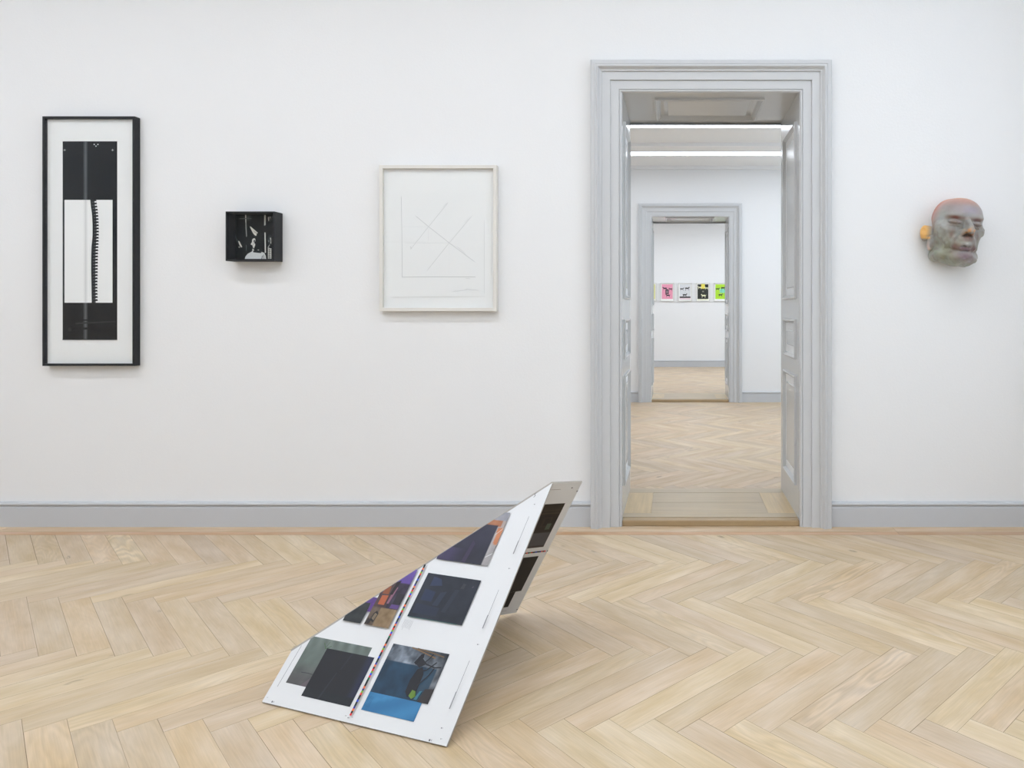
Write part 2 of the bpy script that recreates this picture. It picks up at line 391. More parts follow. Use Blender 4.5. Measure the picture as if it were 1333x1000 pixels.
PROF = [(0,0),(0,-.006),(.002,-.012),(.006,-.016),(.012,-.017),(.0145,-.013),(.0150,-.012),(.0155,-.0165),(.0165,-.0175),(.060,-.0185),(.0605,-.0260),(.0615,-.0275),(.103,-.0285),(.1035,-.0350),(.1045,-.0365),(.110,-.037),
        (.116,-.043),(.122,-.052),(.126,-.054),(.1285,-.052),(.129,-.050),(.136,-.050),(.138,-.052),(.1385,-.048),(.141,-.047),(.156,-.046),(.160,-.042),(.160,0)]
def panel_face(m, pt, u0, u1, v0, v1, rect_list):
    """flat lining face with recessed raised-and-fielded panels. pt(u, v, h): point at u, v raised by h out of the face"""
    us = sorted({u0, u1}); vs = sorted({v0, v1}|{r[2] for r in rect_list}|{r[3] for r in rect_list})
    for va, vb in zip(vs, vs[1:]):
        inside = [r for r in rect_list if r[2] <= va+1e-6 and r[3] >= vb-1e-6]
        cols = [(u0, inside[0][0]), (inside[0][1], u1)] if inside else [(u0, u1)]
        for a, b in cols: m.poly([pt(a,va,0), pt(b,va,0), pt(b,vb,0), pt(a,vb,0)])
    steps = [(0,0),(0,.010),(.004,.013),(.009,.013),(.012,.009),(.020,.000),(.026,-.009),(.030,-.012),(.044,-.012),(.047,-.012),(.066,-.003),(.069,.0)]
    for (a, b, c, d) in rect_list:
        lim = min(b-a, d-c)/2; rows = []
        for w_, h_ in steps:
            w_ = min(w_, lim*.9)
            rows.append([pt(a+w_,c+w_,h_), pt(b-w_,c+w_,h_), pt(b-w_,d-w_,h_), pt(a+w_,d-w_,h_)])
        m.strip(rows, closed=True); m.poly(rows[-1])
def doorway(name, x0, x1, y, t, oz, detail=True):
    root = empty(name, ((x0+x1)/2, y, 0), kind='structure')
    def add(m, nm, mt, **k):
        o = m.build(nm, mt, None, loc=((x0+x1)/2, y, 0), **k); o.location = (0, 0, 0); o.parent = root; fixnormals(o); return o
    for side in (0, 1):               # casing on both faces of the wall
        yf, sg = (y, 1) if side == 0 else (y+t, -1)
        m = MB(); rows = []
        for (px_, pz_, sx, sz) in ((x0, 0, -1, 0), (x0, oz, -1, 1), (x1, oz, 1, 1), (x1, 0, 1, 0)):
            rows.append([(px_+sx*w_, yf+sg*h_, pz_+sz*w_) for w_, h_ in PROF])
        m.strip(rows); m.poly(rows[0]); m.poly(rows[-1]); add(m, 'casing', GREY)
    zt = 2.269
    rl = [(.085, .500, .19, .775), (.085, .500, .862, 1.075), (.085, .500, 1.185, 2.13)]
    m = MB(); panel_face(m, lambda u, v, h: (x0+h, y+u, v), 0, t, .03, zt, rl)
    add(m, 'side_lining', LINING)
    m = MB(); panel_face(m, lambda u, v, h: (x1-h, y+u, v), 0, t, .03, zt, rl)
    add(m, 'side_lining', LINING)
    m = MB(); L = x1-x0; panel_face(m, lambda u, v, h: (x0+v, y+u, zt-h), 0, t, 0, L, [(.13, .55, .165, L-.165)])
    add(m, 'head_lining', LINING)
    # stepped oak threshold: framed boards with a nosing
    zt = .032
    m = MB(); m.box(x0, x1, y-.004, y+.05, 0, zt-.0015)
    n = add(m, 'threshold_nosing', THR_C, bevel=.004)
    m = MB(); m.box(x0, x1, y+.051, y+.125, 0, zt); m.box(x0, x1, y+t-.09, y+t+.01, 0, zt)
    for i in range(4):
        ya = y+.126+(t-.218)/4*i; m.box(x0+.146, x1-.146, ya+.0007, ya+(t-.218)/4-.0007, 0, zt-(.0004 if i % 2 else 0))
    add(m, 'threshold_boards', THR_A)
    m = MB()
    for (xa, xb) in ((x0, x0+.145), (x1-.145, x1)): m.box(xa, xb, y+.126, y+t-.091, 0, zt)
    add(m, 'threshold_ends', THR_B)
    m = MB(); m.box(x0, x1, y, y+t, -.06, 0); add(m, 'threshold_base', JOINT)
    return root
doorway('door_1', OX0, OX1, 0, T1, OZ)
doorway('door_2', PX0, PX1, Y2, T2, OZ)

# ------------------------------------------------------------------ linear ceiling lights
def luminaire(x0, x1, y0, y1, zc, strength, label, col=(.912, .988, 1.09, 1)):
    r = empty('ceiling_light', ((x0+x1)/2, (y0+y1)/2, zc), label, 'ceiling light')
    a, b, hw, hd = x0-(x0+x1)/2, x1-(x0+x1)/2, (y1-y0)/2, .006
    MB().box(a-.01, b+.01, -hw-.012, -hw, -hd-.004, 0).box(a-.01, b+.01, hw, hw+.012, -hd-.004, 0).box(a-.01, a, -hw, hw, -hd-.004, 0).box(b, b+.01, -hw, hw, -hd-.004, 0).build('housing', LAMPW, r)
    MB().box(a, b, -hw, hw, -hd, -.001).build('diffuser', emis('lamp_diffuser', col, strength), r)
luminaire(-5.7, 2.2, -1.64, -1.46, ZC, EMIT1, 'unseen long white ceiling light nearest the gallery wall, above the sculpture')  # three unseen lights, added for soft, even light in the near room
luminaire(-5.7, 2.2, -3.05, -2.87, ZC, EMIT1, 'unseen long white ceiling light above the camera position')
luminaire(-5.7, 2.2, -5.05, -4.87, ZC, EMIT1, 'unseen long white ceiling light over the back of the near room')
luminaire(-2.9, 3.2, yy(164.8)-.32, yy(164.8), Z2, EMIT2A, 'bright linear ceiling light seen highest through the doorway')
luminaire(-2.9, 3.2, yy(196.8), yy(201.6), Z2, EMIT2B, 'bright linear ceiling light beyond, lower in the doorway and above the second doorway')
luminaire(-2.9, 3.2, Y2+T2+1.3, Y2+T2+1.5, Z2, EMIT3, 'added linear ceiling light hidden in the farthest room, nearer the doorway')  # both far-room lights are out of view, put in to brighten it
luminaire(-2.9, 3.2, Y3-1.5, Y3-1.3, Z2, EMIT3, 'added unseen linear ceiling light of the farthest room, before the row of prints')

# ------------------------------------------------------------------ picture frames on the gallery wall
def frame(name, label, cat, x0, x1, z0, z1, depth, face, recess, wood, y=0, group=None, glassy=True, bevel=.0012):
    """returns root and the plane (y) of the sheet inside"""
    cx, cz = (x0+x1)/2, (z0+z1)/2
    r = empty(name, (cx, y, cz), label, cat, group)
    a, b, c, d = x0-cx, x1-cx, z0-cz, z1-cz
    m = MB(); rows = []
    prof = [(0,-.001),(0,-depth),(face,-depth),(face,-.001)]
    for k in range(5):
        sx, sz, ix, iz = [(a,c,1,1),(b,c,-1,1),(b,d,-1,-1),(a,d,1,-1)][k % 4]
        rows.append([(sx+ix*w_, h_, sz+iz*w_) for w_, h_ in prof])
    m.strip(rows, closed=True); o = fixnormals(m.build('frame_moulding', wood, r))
    bv = o.modifiers.new('bevel', 'BEVEL'); bv.width = bevel; bv.segments = 2; bv.limit_method = 'ANGLE'
    MB().box(a+face*.5, b-face*.5, -.004, -.002, c+face*.5, d-face*.5).build('backing_board', wood, r)
    if glassy:
        MB().box(a+face, b-face, -depth+.004, -depth+.006, c+face, d-face).build('glass_pane', GLASS, r)
    return r, (a+face, b-face, c+face, d-face)
def sheet(r, box, ysheet, m=PAPER, name='mount_board'):
    a, b, c, d = box
    return MB().box(a, b, ysheet, ysheet+.002, c, d).build(name, m, r)

# --- tall black frame
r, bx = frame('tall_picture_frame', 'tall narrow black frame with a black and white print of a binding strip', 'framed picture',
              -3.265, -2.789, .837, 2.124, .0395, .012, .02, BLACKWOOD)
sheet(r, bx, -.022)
ds = D-.022; cx, cz = r.location.x, r.location.z
def q1(zx, zy): p = P(30+zx/2.7027, 130+zy/2.7027, ds); return (p[0]-cx, p[2]-cz)
A = Art((0, -.0221, 0), (1,0,0), (0,0,1), (0,-1,0))
K1 = lambda x, y: tuple(c+3*fbm(x*9, y*9)-1.5 for c in (16, 20, 26))
x0_, y1_ = q1(139.5, 146); x1_, y0_ = q1(331.5, 845)
A.field(x0_, x1_, y0_, y1_, lambda x, y: lerp((24,22,22), (14,19,26), (y-y0_)/(y1_-y0_)), .03)
a0, b0 = q1(146, 714); a1, b1 = q1(315, 352)
A.rect(a0, a1, b0, b1, (240, 240, 240))
# streak reflected in the glass, painted full height into the print
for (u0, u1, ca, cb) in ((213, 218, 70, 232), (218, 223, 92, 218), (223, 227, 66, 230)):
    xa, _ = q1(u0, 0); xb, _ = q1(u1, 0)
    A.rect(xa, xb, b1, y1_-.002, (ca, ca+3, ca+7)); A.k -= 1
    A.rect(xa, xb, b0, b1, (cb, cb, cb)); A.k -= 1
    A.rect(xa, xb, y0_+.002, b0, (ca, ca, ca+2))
L1 = [(237,352),(239,375),(243,400),(245,440),(245,480),(241,520),(240,560),(240,600),(241,650),(242,714)]
R1 = [(257,352),(262,385),(265,420),(266,460),(265,500),(263,540),(262,600),(261,650),(262,714)]
def ipx(L, z):
    for (xa, ya), (xb, yb) in zip(L, L[1:]):
        if ya <= z <= yb: return xa+(xb-xa)*(z-ya)/(yb-ya)
    return L[-1][0]
zs = [352+i*(362/33) for i in range(34)]
for z0s, z1s in zip(zs, zs[1:]):
    A.add(ccw([q1(ipx(L1,z0s), z0s), q1(ipx(L1,z1s), z1s), q1((ipx(L1,z1s)+ipx(R1,z1s))/2+4, z1s), q1((ipx(L1,z0s)+ipx(R1,z0s))/2+4, z0s)]), (30, 32, 36))
A.k += 1
for i, (z0s, z1s) in enumerate(zip(zs, zs[1:])):
    xa, xb = ipx(L1, z0s), ipx(R1, z0s); h = z1s-z0s
    A.add(ccw([q1(xa+4, z0s+1), q1(xb, z0s-2), q1(xb+2, z0s+h*.42), q1(xa+5, z0s+h*.55)]), (24, 26, 29))
    A.add(ccw([q1(xa+8, z0s+h*.72), q1(xb-8, z0s+h*.62), q1(xb-8, z0s+h*.8), q1(xa+6, z0s+h*.88)]), (104, 106, 110))
A.k += 1
for (zx, zy, s_) in ((251,157,2.4),(264,157,2.4),(257.5,163,2.2)):
    A.poly([q1(zx+s_*math.cos(t), zy+s_*math.sin(t)) for t in [i*math.pi/4 for i in range(8)]], (225, 225, 225))
for (zx, zy) in ((147,177),(316,177)):
    A.poly([q1(zx-4,zy-.9), q1(zx+4,zy-.9), q1(zx+4,zy+.9), q1(zx-4,zy+.9)], (200,200,200)); A.poly([q1(zx-.9,zy-4), q1(zx+.9,zy-4), q1(zx+.9,zy+4), q1(zx-.9,zy+4)], (200,200,200))
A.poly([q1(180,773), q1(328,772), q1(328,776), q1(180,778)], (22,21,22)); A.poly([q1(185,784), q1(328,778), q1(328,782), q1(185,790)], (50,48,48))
A.poly([q1(166+14*math.cos(t), 808+14*math.sin(t)) for t in [i*math.pi/8 for i in range(16)]], (20,19,20))  # disc and lever: door handle reflected in the glass, painted into the print
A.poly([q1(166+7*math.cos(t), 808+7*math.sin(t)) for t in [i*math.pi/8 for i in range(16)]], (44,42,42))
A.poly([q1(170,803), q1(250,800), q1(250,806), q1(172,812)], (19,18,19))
A.poly([q1(139.5,842), q1(331,842), q1(331,845), q1(139.5,845)], (60,60,62))
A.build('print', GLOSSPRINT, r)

# --- small deep black box
r, bx = frame('box_picture_frame', 'small deep black box frame holding a dark photo of a person in a white shirt', 'framed picture',
              -2.297, -2.0475, 1.3755, 1.6285, .077, .0085, .07, BLACKWOOD)
ds = D-.008; cx, cz = r.location.x, r.location.z
def q2(zx, zy): p = P(270+zx/8.333, 250+zy/8.333, ds); return (p[0]-cx, p[2]-cz)
sheet(r, bx, -.008, BLACKWOOD)
A = Art((0, -.0082, 0), (1,0,0), (0,0,1), (0,-1,0), [(bx[0],bx[2]),(bx[1],bx[2]),(bx[1],bx[3]),(bx[0],bx[3])])
A.field(bx[0], bx[1], bx[2], bx[3], lambda x, y: tuple(c+16*fbm(x*40, y*40)-8 for c in (10, 15, 18)), .008)
def glow(cx0, cy0, rx, ry, amt):
    for k in range(5):
        t = 1-k/5
        A.poly([q2(cx0+rx*t*math.cos(a), cy0+ry*t*math.sin(a)) for a in [i*math.pi/8 for i in range(16)]], tuple(24+amt*(k+1)/5+j for j in (0,6,8)))
glow(440, 280, 45, 38, 45); glow(680, 290, 30, 35, 55); glow(680, 520, 26, 60, 50)
def qp(pts, c): A.poly([q2(*p) for p in pts], c)
qp([(412,235),(424,235),(432,480),(424,490),(416,400)], (150,152,150)); qp([(414,240),(420,240),(422,330),(416,330)], (225,225,222)); qp([(352,284),(480,284),(480,292),(352,296)], (86,92,94))
qp([(620,235),(636,235),(634,360),(618,366)], (205,206,202)); qp([(622,440),(634,440),(638,660),(626,660)], (222,222,218))
qp([(462,374),(478,380),(552,444),(538,452),(536,474),(520,474),(500,450),(484,420)], (216,214,206)); qp([(500,420),(548,446),(536,452),(512,440)], (176,172,162))
qp([(498,506),(515,502),(524,512),(524,535),(512,545),(514,560),(524,566),(520,585),(508,612),(496,600),(494,580),(474,572),(478,556),(488,545),(488,522)], (214,213,208))
qp([(504,524),(520,520),(522,536),(508,546)], (50,54,54)); qp([(496,566),(508,562),(506,572)], (90,92,92)); qp([(502,540),(508,538),(505,560)], (120,120,118))
qp([(492,615),(508,618),(510,640),(496,655),(488,645)], (196,196,192))
qp([(410,726),(418,700),(440,672),(480,650),(498,640),(502,655),(560,662),(590,650),(620,660),(636,690),(642,726)], (220,221,220))
qp([(498,640),(560,640),(596,655),(580,664),(505,656)], (22,28,30)); qp([(598,690),(606,690),(600,726),(590,726)], (90,96,100)); qp([(612,680),(618,680),(622,726),(614,726)], (130,134,136)); qp([(548,626),(566,626),(566,634),(552,634)], (205,205,200))
qp([(340,530),(352,534),(384,598),(370,602),(345,560)], (224,222,214)); qp([(344,590),(356,590),(356,606),(346,606)], (180,178,170)); qp([(290,460),(302,455),(350,560),(342,566)], (72,78,82))
qp([(314,250),(320,250),(320,560),(316,560)], (48,54,58)); qp([(424,575),(430,575),(430,640),(426,640)], (100,106,108))
qp([(662,612),(700,612),(700,724),(662,724)], (206,206,200))
for zy in (625,645,665,690,708): qp([(668,zy),(697,zy+2),(697,zy+6),(668,zy+4)], (60,62,62))
qp([(676,618),(682,618),(682,724),(676,724)], (90,92,90))
qp([(662,596),(680,570),(684,575),(672,600),(684,612),(662,612)], (170,172,168)); qp([(686,500),(697,496),(699,560),(690,560),(694,530)], (214,214,208)); qp([(664,530),(676,524),(680,540),(670,545)], (120,124,124)); qp([(664,276),(676,270),(676,312),(668,320)], (190,190,186)); qp([(682,282),(690,262),(694,288)], (170,170,166))
A.build('photograph', GLOSSPRINT, r)

# --- white framed line drawing
r, bx = frame('white_picture_frame', 'pale wooden frame with a faint pencil drawing of crossing lines, left of the doorway', 'framed picture',
              -1.530, -.925, 1.119, 1.873, .038, .018, .01, WHITEWOOD)
sheet(r, bx, -.020)
ds = D-.022; cx, cz = r.location.x, r.location.z
def q3(zx, zy): p = P(470+zx/4.1667, 190+zy/4.1667, ds); return (p[0]-cx, p[2]-cz)
A = Art((0, -.0202, 0), (1,0,0), (0,0,1), (0,-1,0))
A.poly([q3(163,252), q3(668,250), q3(670,812), q3(165,820)], (236,236,236))
PC = (176,176,178)
def ln(pts, wd=.0014, c=PC): A.line([q3(*p) for p in pts], wd*.85, tuple(k+(236-k)*.28 for k in c))
ln([(218,275),(221,500),(223,712)], .0022, (170,170,172)); ln([(221,712),(400,710),(620,711)], .0022, (150,150,152))
ln([(296,380),(366,438),(478,526),(616,629)], .002, (168,168,170)); ln([(471,309),(366,438),(272,556)], .0017); ln([(600,381),(478,526),(358,676)], .0017)
ln([(222,439),(366,439)], .001, (205,205,206)); ln([(364,439),(364,515)], .001, (208,208,209)); ln([(122,521),(350,521)], .0015, (214,214,214)); ln([(240,527),(478,526)], .0012, (196,196,198)); ln([(478,526),(478,700)], .001, (214,214,215))  # leftmost faint line paints the edge of a band reflected in the glass
ln([(668,405),(669,800)], .0016, (196,196,196)); ln([(165,821),(670,817)], .003, (214,213,211)); ln([(268,545),(272,556),(268,560)], .002, (150,150,150))
for (xa, ya, xb, yb, n, amp) in ((443,330,466,310,9,5),(562,415,580,397,9,6),(520,548,566,584,16,6),(568,720,592,721,10,4),(498,789,560,784,18,4),(560,786,576,774,8,9),(574,776,636,784,20,5)):
    pts = []
    for i in range(n+1):
        t = i/n; pts.append((xa+(xb-xa)*t+random.uniform(-1,1), ya+(yb-ya)*t+random.uniform(-amp, amp)*(.8 if i % 2 else .5)))
    ln(pts, .0015, (172,172,174))
A.build('pencil_drawing', PRINT, r)

# ------------------------------------------------------------------ prints in the farthest room
def dog(A, cx_, cy_, s_, fl, col, rot=0):
    body = [(-.5,.1),(-.42,.22),(.25,.18),(.36,.36),(.42,.44),(.46,.34),(.6,.26),(.58,.18),(.44,.14),(.36,-.02),(.33,-.1),(.36,-.45),(.28,-.45),(.24,-.12),(-.24,-.1),(-.3,-.2),(-.34,-.45),(-.42,-.45),(-.40,-.2),(-.48,-.02),(-.62,.28),(-.66,.26)]
    pts = [(cx_+fl*x_*s_, cy_+y_*s_) for x_, y_ in body]
    # concave outline -> small convex pieces
    for ids in ((0,1,2,9,14,19,),(2,3,4,5,6,7,8,9),(9,10,11,12,13,14),(14,15,16,17,18,19),(0,19,20,21)):
        A.poly([pts[i] for i in ids], col)
ZP0, ZP1 = H+(403-392.2)*(D+Y3-.03)/F, H+(403-368.4)*(D+Y3-.03)/F
kp = (D+Y3-.03)/F
specs = [(836.2, 'yellow', 'print with a yellow edge, half hidden behind the left side of the far doorway'),
         (859.6, 'pink', 'small print with black dogs on pink paper in the far room'),
         (882.9, 'grey', 'small print with black dogs on pale grey paper in the far room'),
         (906.2, 'black', 'small black print with cream dogs and a yellow patch in the far room'),
         (929.5, 'green', 'small print with black dogs on lime green paper, rightmost of the far row')]
for pxl, kd, lab in specs:
    if kd == 'yellow': pxl += .5
    x0 = (pxl-880)*kp; x1 = (pxl+17.8-880)*kp
    r, bx = frame('framed_print', lab, 'framed picture', x0, x1, ZP0, ZP1, .03, .010, .01, FARWOOD, y=Y3, group='row of coloured prints on the far wall')
    sheet(r, bx, -.014, FARPAPER)
    A = Art((0, -.0142, 0), (1,0,0), (0,0,1), (0,-1,0)); a, b, c, d = bx
    bg = dict(yellow=(238,236,150), pink=(240,158,184), grey=(222,222,226), black=(34,36,30), green=(178,226,30))[kd]
    wd, ht = b-a, d-c; X0, X1, Y0, Y1 = a+.02*wd+.012, b-.012-.02*wd, c+.1*ht, d-.05*ht
    A.rect(X0, X1, Y0, Y1, bg); dk = (28,26,30); s_ = (X1-X0)*.36; W_ = X1-X0; H_ = Y1-Y0
    if kd == 'pink':
        dog(A, X0+.28*W_, Y0+.72*H_, s_, -1, dk); dog(A, X0+.8*W_, Y0+.68*H_, s_*.85, -1, dk); dog(A, X0+.56*W_, Y0+.24*H_, s_, -1, dk)
        A.rect(X0+.34*W_, X0+.64*W_, Y0+.33*H_, Y0+.66*H_, (40,36,40)); A.rect(X0+.42*W_, X0+.57*W_, Y0+.38*H_, Y0+.58*H_, (150,130,140))
    elif kd == 'grey':
        dog(A, X0+.22*W_, Y0+.68*H_, s_*.9, 1, dk); dog(A, X0+.70*W_, Y0+.72*H_, s_*1.05, 1, dk); dog(A, X0+.48*W_, Y0+.27*H_, s_*1.05, 1, dk)
        A.rect(X0, X1, Y0+.06*H_, Y0+.17*H_, (44,34,40)); A.rect(X0+.45*W_, X0+.6*W_, Y0+.55*H_, Y0+.57*H_, (150,150,154)); A.rect(X0+.45*W_, X0+.52*W_, Y0+.42*H_, Y0+.44*H_, (150,150,154)); A.rect(X0, X1, Y0-.01, Y0+.02, (238,214,222))
    elif kd == 'black':
        A.rect(X0+.34*W_, X0+.68*W_, Y0+.70*H_, Y1+.008, (240,224,90)); cr = (238,236,196)
        dog(A, X0+.2*W_, Y0+.78*H_, s_*.9, -1, cr); dog(A, X0+.82*W_, Y0+.74*H_, s_*.9, -1, cr); dog(A, X0+.55*W_, Y0+.22*H_, s_*1.15, -1, cr)
        A.rect(X0+.44*W_, X0+.58*W_, Y0+.47*H_, Y0+.56*H_, (150,148,130)); A.rect(X0, X1, c+.03*ht, c+.085*ht, (246,244,206))
    elif kd == 'green':
        A.rect(X0+.4*W_, X1, Y0+.42*H_, Y0+.7*H_, (130,222,190))
        dog(A, X0+.22*W_, Y0+.68*H_, s_*.9, 1, dk); dog(A, X0+.72*W_, Y0+.75*H_, s_*1.05, 1, dk); dog(A, X0+.48*W_, Y0+.27*H_, s_, 1, dk)
        A.rect(X0+.46*W_, X0+.6*W_, Y0+.46*H_, Y0+.48*H_, (110,120,110)); A.rect(X0+.46*W_, X0+.6*W_, Y0+.56*H_, Y0+.58*H_, (110,120,110))
    else:
        dog(A, X0+.4*W_, Y0+.6*H_, s_, 1, dk)
    A.build('print', PRINT, r)

# ------------------------------------------------------------------ folded printed board on the floor
def fl(px, py): d = H*F/(py-403); return Vector(((px-880)*d/F, d-D, 0))
vA, vB = fl(341, 916), fl(581, 974.5)
rC = Vector(((719-880)/F, 1, (403-631)/F)); cam0 = Vector((0, -D, H)); ab = vB-vA
vC = cam0+rC*(((vB-cam0).dot(ab))/(rC.dot(ab)))
ex = ab.normalized(); ey = (vC-vB).normalized(); en = ex.cross(ey)          # en points up, away from the floor
SW, SY, SE = ab.length, (vC-vB).length, .140                                 # width, height of the right edge up to the fold, fold start
from mathutils import Matrix
vE = vA+ey*SE; kx = (vC-vE).normalized()
best = None
for i in range(500):                                                          # open the fold until the far corner rests on the floor
    th = 4.4+.6*i/500; M = Matrix.Rotation(th, 3, kx); G = vE+M @ (vA+ey*(SY+.120)-vE)
    if best is None or abs(G.z-.002) < best[0]: best = (abs(G.z-.002), th)
M = Matrix.Rotation(best[1], 3, kx); bo = vE+M @ (vA-vE); bex, bey = M @ ex, M @ ey; ben = bex.cross(bey)
SHEET = colattr('offset_printed_sheet', .38, .04, 40); SHEET.node_tree.nodes['Principled BSDF'].inputs['Specular IOR Level'].default_value = .3
SHEETW = mat('white_coated_board', rgb(214, 214, 214), .45, .04, 60, .5)
EDGE = mat('board_cut_edge', rgb(160, 154, 146), .6)
TH = .006
root = empty('folded_board', tuple((vA+vB)/2), 'folded white board printed with dark photographs, standing on the parquet floor', 'sculpture')
ro = Vector(root.location)
def slab(name, o, ex_, ey_, n_, poly, back):
    m = MB(); t = [tuple(o+ex_*x+ey_*y-ro) for x, y in poly]; u = [tuple(o+ex_*x+ey_*y+n_*back-ro) for x, y in poly]
    m.poly(t, 0); m.poly(u[::-1], 0)
    for i in range(len(poly)):
        j = (i+1) % len(poly); m.poly([t[i], u[i], u[j], t[j]], 1)
    return fixnormals(m.build(name, [SHEETW, EDGE], root))
FP = [(0,0),(SW,0),(SW,SY),(0,SE)]
BP = [(0,SE),(SW,SY),(SW,SY+.120),(0,SY+.120)]
lift = Vector((0, 0, .005))
fp = slab('front_panel', vA+lift, ex, ey, en, FP, -TH)
# ---- front print
A = Art(vA+lift-ro+en*.0001, ex, ey, en, ccw(FP), .32)
def nz(x, y, f, a, o=4): return (fbm(x*f+3, y*f+5, o)-.47)*a
def tri(base, amp, f=25):
    return lambda x, y: tuple(c+nz(x, y, f, amp) for c in base)
def gp1(x, y):                          # grey green curtain picture
    v = nz(x, y, 30, 60)+18*math.sin(x*160+y*40)*max(0, min(1, (y-.15)*30))
    base = lerp((92,90,90), (116,126,120), (y-.075)/.05)
    return tuple(c+v*.6 for c in base)
A.field(.043, .269, .059, .192, gp1, .005)
A.line([(.075,.093),(.100,.094),(.118,.093)], .0015, (60,60,66)); A.line([(.10,.18),(.115,.165),(.13,.175)], .002, (84,112,78)); A.line([(.118,.185),(.112,.165)], .0015, (90,116,80))
A.poly([(.095,.059),(.118,.059),(.118,.083)], (116,106,112))
A.field(.119, .2935, .036, .1675, lambda x, y: lerp((35,35,42), (40,45,72), (x-.262)*60) if y > .06 else lerp((34,38,44), (30,36,44), x), .006)
A.poly([(.175,.036),(.182,.036),(.197,.11),(.194,.11)], (46,48,58)); A.poly([(.200,.12),(.206,.12),(.218,.167),(.212,.167)], (42,43,54))
def gp2(x, y):                          # rocky picture with blue overlay
    v = nz(x, y, 38, 190, 5)
    g = lerp((118,126,136), (70,74,80), (x-.40)/.13)
    c = tuple(k+v for k in g)
    if x < .508 and y < .168:
        c = (28+v*.12, 66+v*.22-max(0, x-.42)*140, 92+v*.25-max(0, x-.42)*180)
        if x > .475: c = lerp(c, (70, 96, 112), .5)
    return tuple(max(18, k) for k in c)
A.field(.333, .527, .0825, .2135, gp2, .0032)
A.field(.3325, .508, .036, .0825, lambda x, y: tuple(c+8*math.sin(40*x-90*y)+(7 if .02 < y-.3*(x-.33)-.03 < .03 else 0) for c in (62,132,174)), .006)
A.poly([(.442,.10),(.455,.088),(.476,.10),(.474,.150),(.462,.168),(.448,.160),(.440,.130)], (28,28,36)); A.poly([(.428,.175),(.437,.170),(.452,.192),(.449,.203),(.440,.200)], (30,30,36))
A.poly([(.437,.172),(.452,.165),(.470,.178),(.450,.190)], (40,40,48))
for pts, c in (([(.40,.2125),(.44,.206),(.49,.196)], (138,112,80)), ([(.42,.2125),(.47,.2085),(.515,.203)], (120,98,72)), ([(.45,.165),(.47,.190),(.478,.205)], (40,42,48)), ([(.46,.178),(.50,.172),(.52,.176)], (46,48,54)), ([(.455,.155),(.478,.162),(.50,.186)], (36,38,44)), ([(.47,.12),(.492,.150),(.50,.170)], (44,46,52))):
    A.line(pts, .0032, c)
A.poly([(.458,.092),(.470,.086),(.480,.094),(.474,.106),(.462,.108)], (112,142,60)); A.poly([(.478,.086),(.488,.086),(.494,.110),(.486,.108)], (70,126,144)); A.poly([(.492,.0825),(.527,.0825),(.527,.120),(.500,.116)], (60,54,54))
def txt(x0, x1, y0, y1, n, col=(150,150,152), w_=.0007):
    for i in range(n):
        x = x0+(x1-x0)*(i+.5)/n; yb = y0+(y1-y0)*random.uniform(0, .3)
        A.line([(x, yb), (x, y1)], w_, col, k=False)
    A.k += 1
txt(.333, .355, .040, .072, 6, (48,104,140))
A.field(.335, .5275, .2935, .4285, lambda x, y: tuple(c+nz(x, y, 26, 34) for c in (38,44,58)), .005)
A.poly([(.362,.390),(.404,.396),(.392,.415),(.362,.420)], (52,62,92)); A.poly([(.352,.345),(.392,.345),(.392,.375),(.352,.380)], (44,56,86)); A.poly([(.345,.305),(.43,.305),(.43,.330),(.345,.335)], (42,50,72))
A.poly([(.40,.335),(.42,.335),(.43,.380),(.41,.375)], (50,58,78)); A.poly([(.44,.32),(.455,.32),(.47,.39),(.455,.39)], (48,54,70)); A.poly([(.470,.395),(.482,.395),(.484,.410),(.474,.412)], (62,62,72)); A.poly([(.506,.403),(.512,.403),(.512,.409)], (96,84,100)); A.rect(.335, .51, .2925, .294, (70,120,118))
txt(.333, .366, .252, .283, 7)
def gp4(x, y):
    if x < .506 and y < .608 and x < .506:
        t = max(0, min(1, (.43-x)*20)) if y < .52 else 0
        return tuple(c+nz(x, y, 14, 34) for c in lerp((48,48,66), (84,70,112), t*.7+nz(x, y, 9, .8)))
    v = nz(x, y, 30, 50)
    if y > .625: return tuple(c+v for c in (160,160,166))
    if y > .605 and x < .515: return (176+v, 124+v, 92+v)
    if y > .54 and x > .512-(y-.56)*.1: return tuple(c+v for c in ((196,136,98) if .545 < y < .60 else (180,168,162)))
    return tuple(c+v for c in (172,168,168))
A.field(.340, .5275, .4745, .6555, gp4, .0035)
A.poly([(.43,.475),(.445,.475),(.452,.54),(.440,.55)], (66,54,84)); A.line([(.507,.575),(.527,.60)], .0015, (215,210,205)); A.line([(.507,.50),(.527,.515)], .003, (205,203,203))
A.field(.123, .190, .2495, .3115, lambda x, y: tuple(c+nz(x, y, 60, 40) for c in (50,54,56)), .005)
A.rect(.1905, .203, .286, .311, (104,72,140)); A.rect(.123, .203, .311, .33, (104,72,140))
def gp5(x, y):
    v = nz(x, y, 45, 70)
    if y < .303: return tuple(c+v for c in ((150,128,98) if x > .235 else (108,92,78)))
    if y > .383: return (112+v*.3, 88+v*.3, 160+v*.3)
    return tuple(c+v for c in ((92,70,72) if x < .25 else (62,52,72)))
A.field(.203, .2935, .2495, .432, gp5, .0035)
A.poly([(.215,.312),(.238,.312),(.238,.342),(.215,.340)], (184,108,72)); A.poly([(.212,.345),(.236,.345),(.232,.372),(.214,.365)], (150,92,60)); A.poly([(.244,.318),(.252,.318),(.258,.37),(.248,.37)], (150,108,128)); A.poly([(.266,.318),(.2935,.320),(.2935,.352),(.266,.352)], (48,42,52)); A.poly([(.262,.306),(.2935,.306),(.2935,.318),(.264,.318)], (104,76,136))
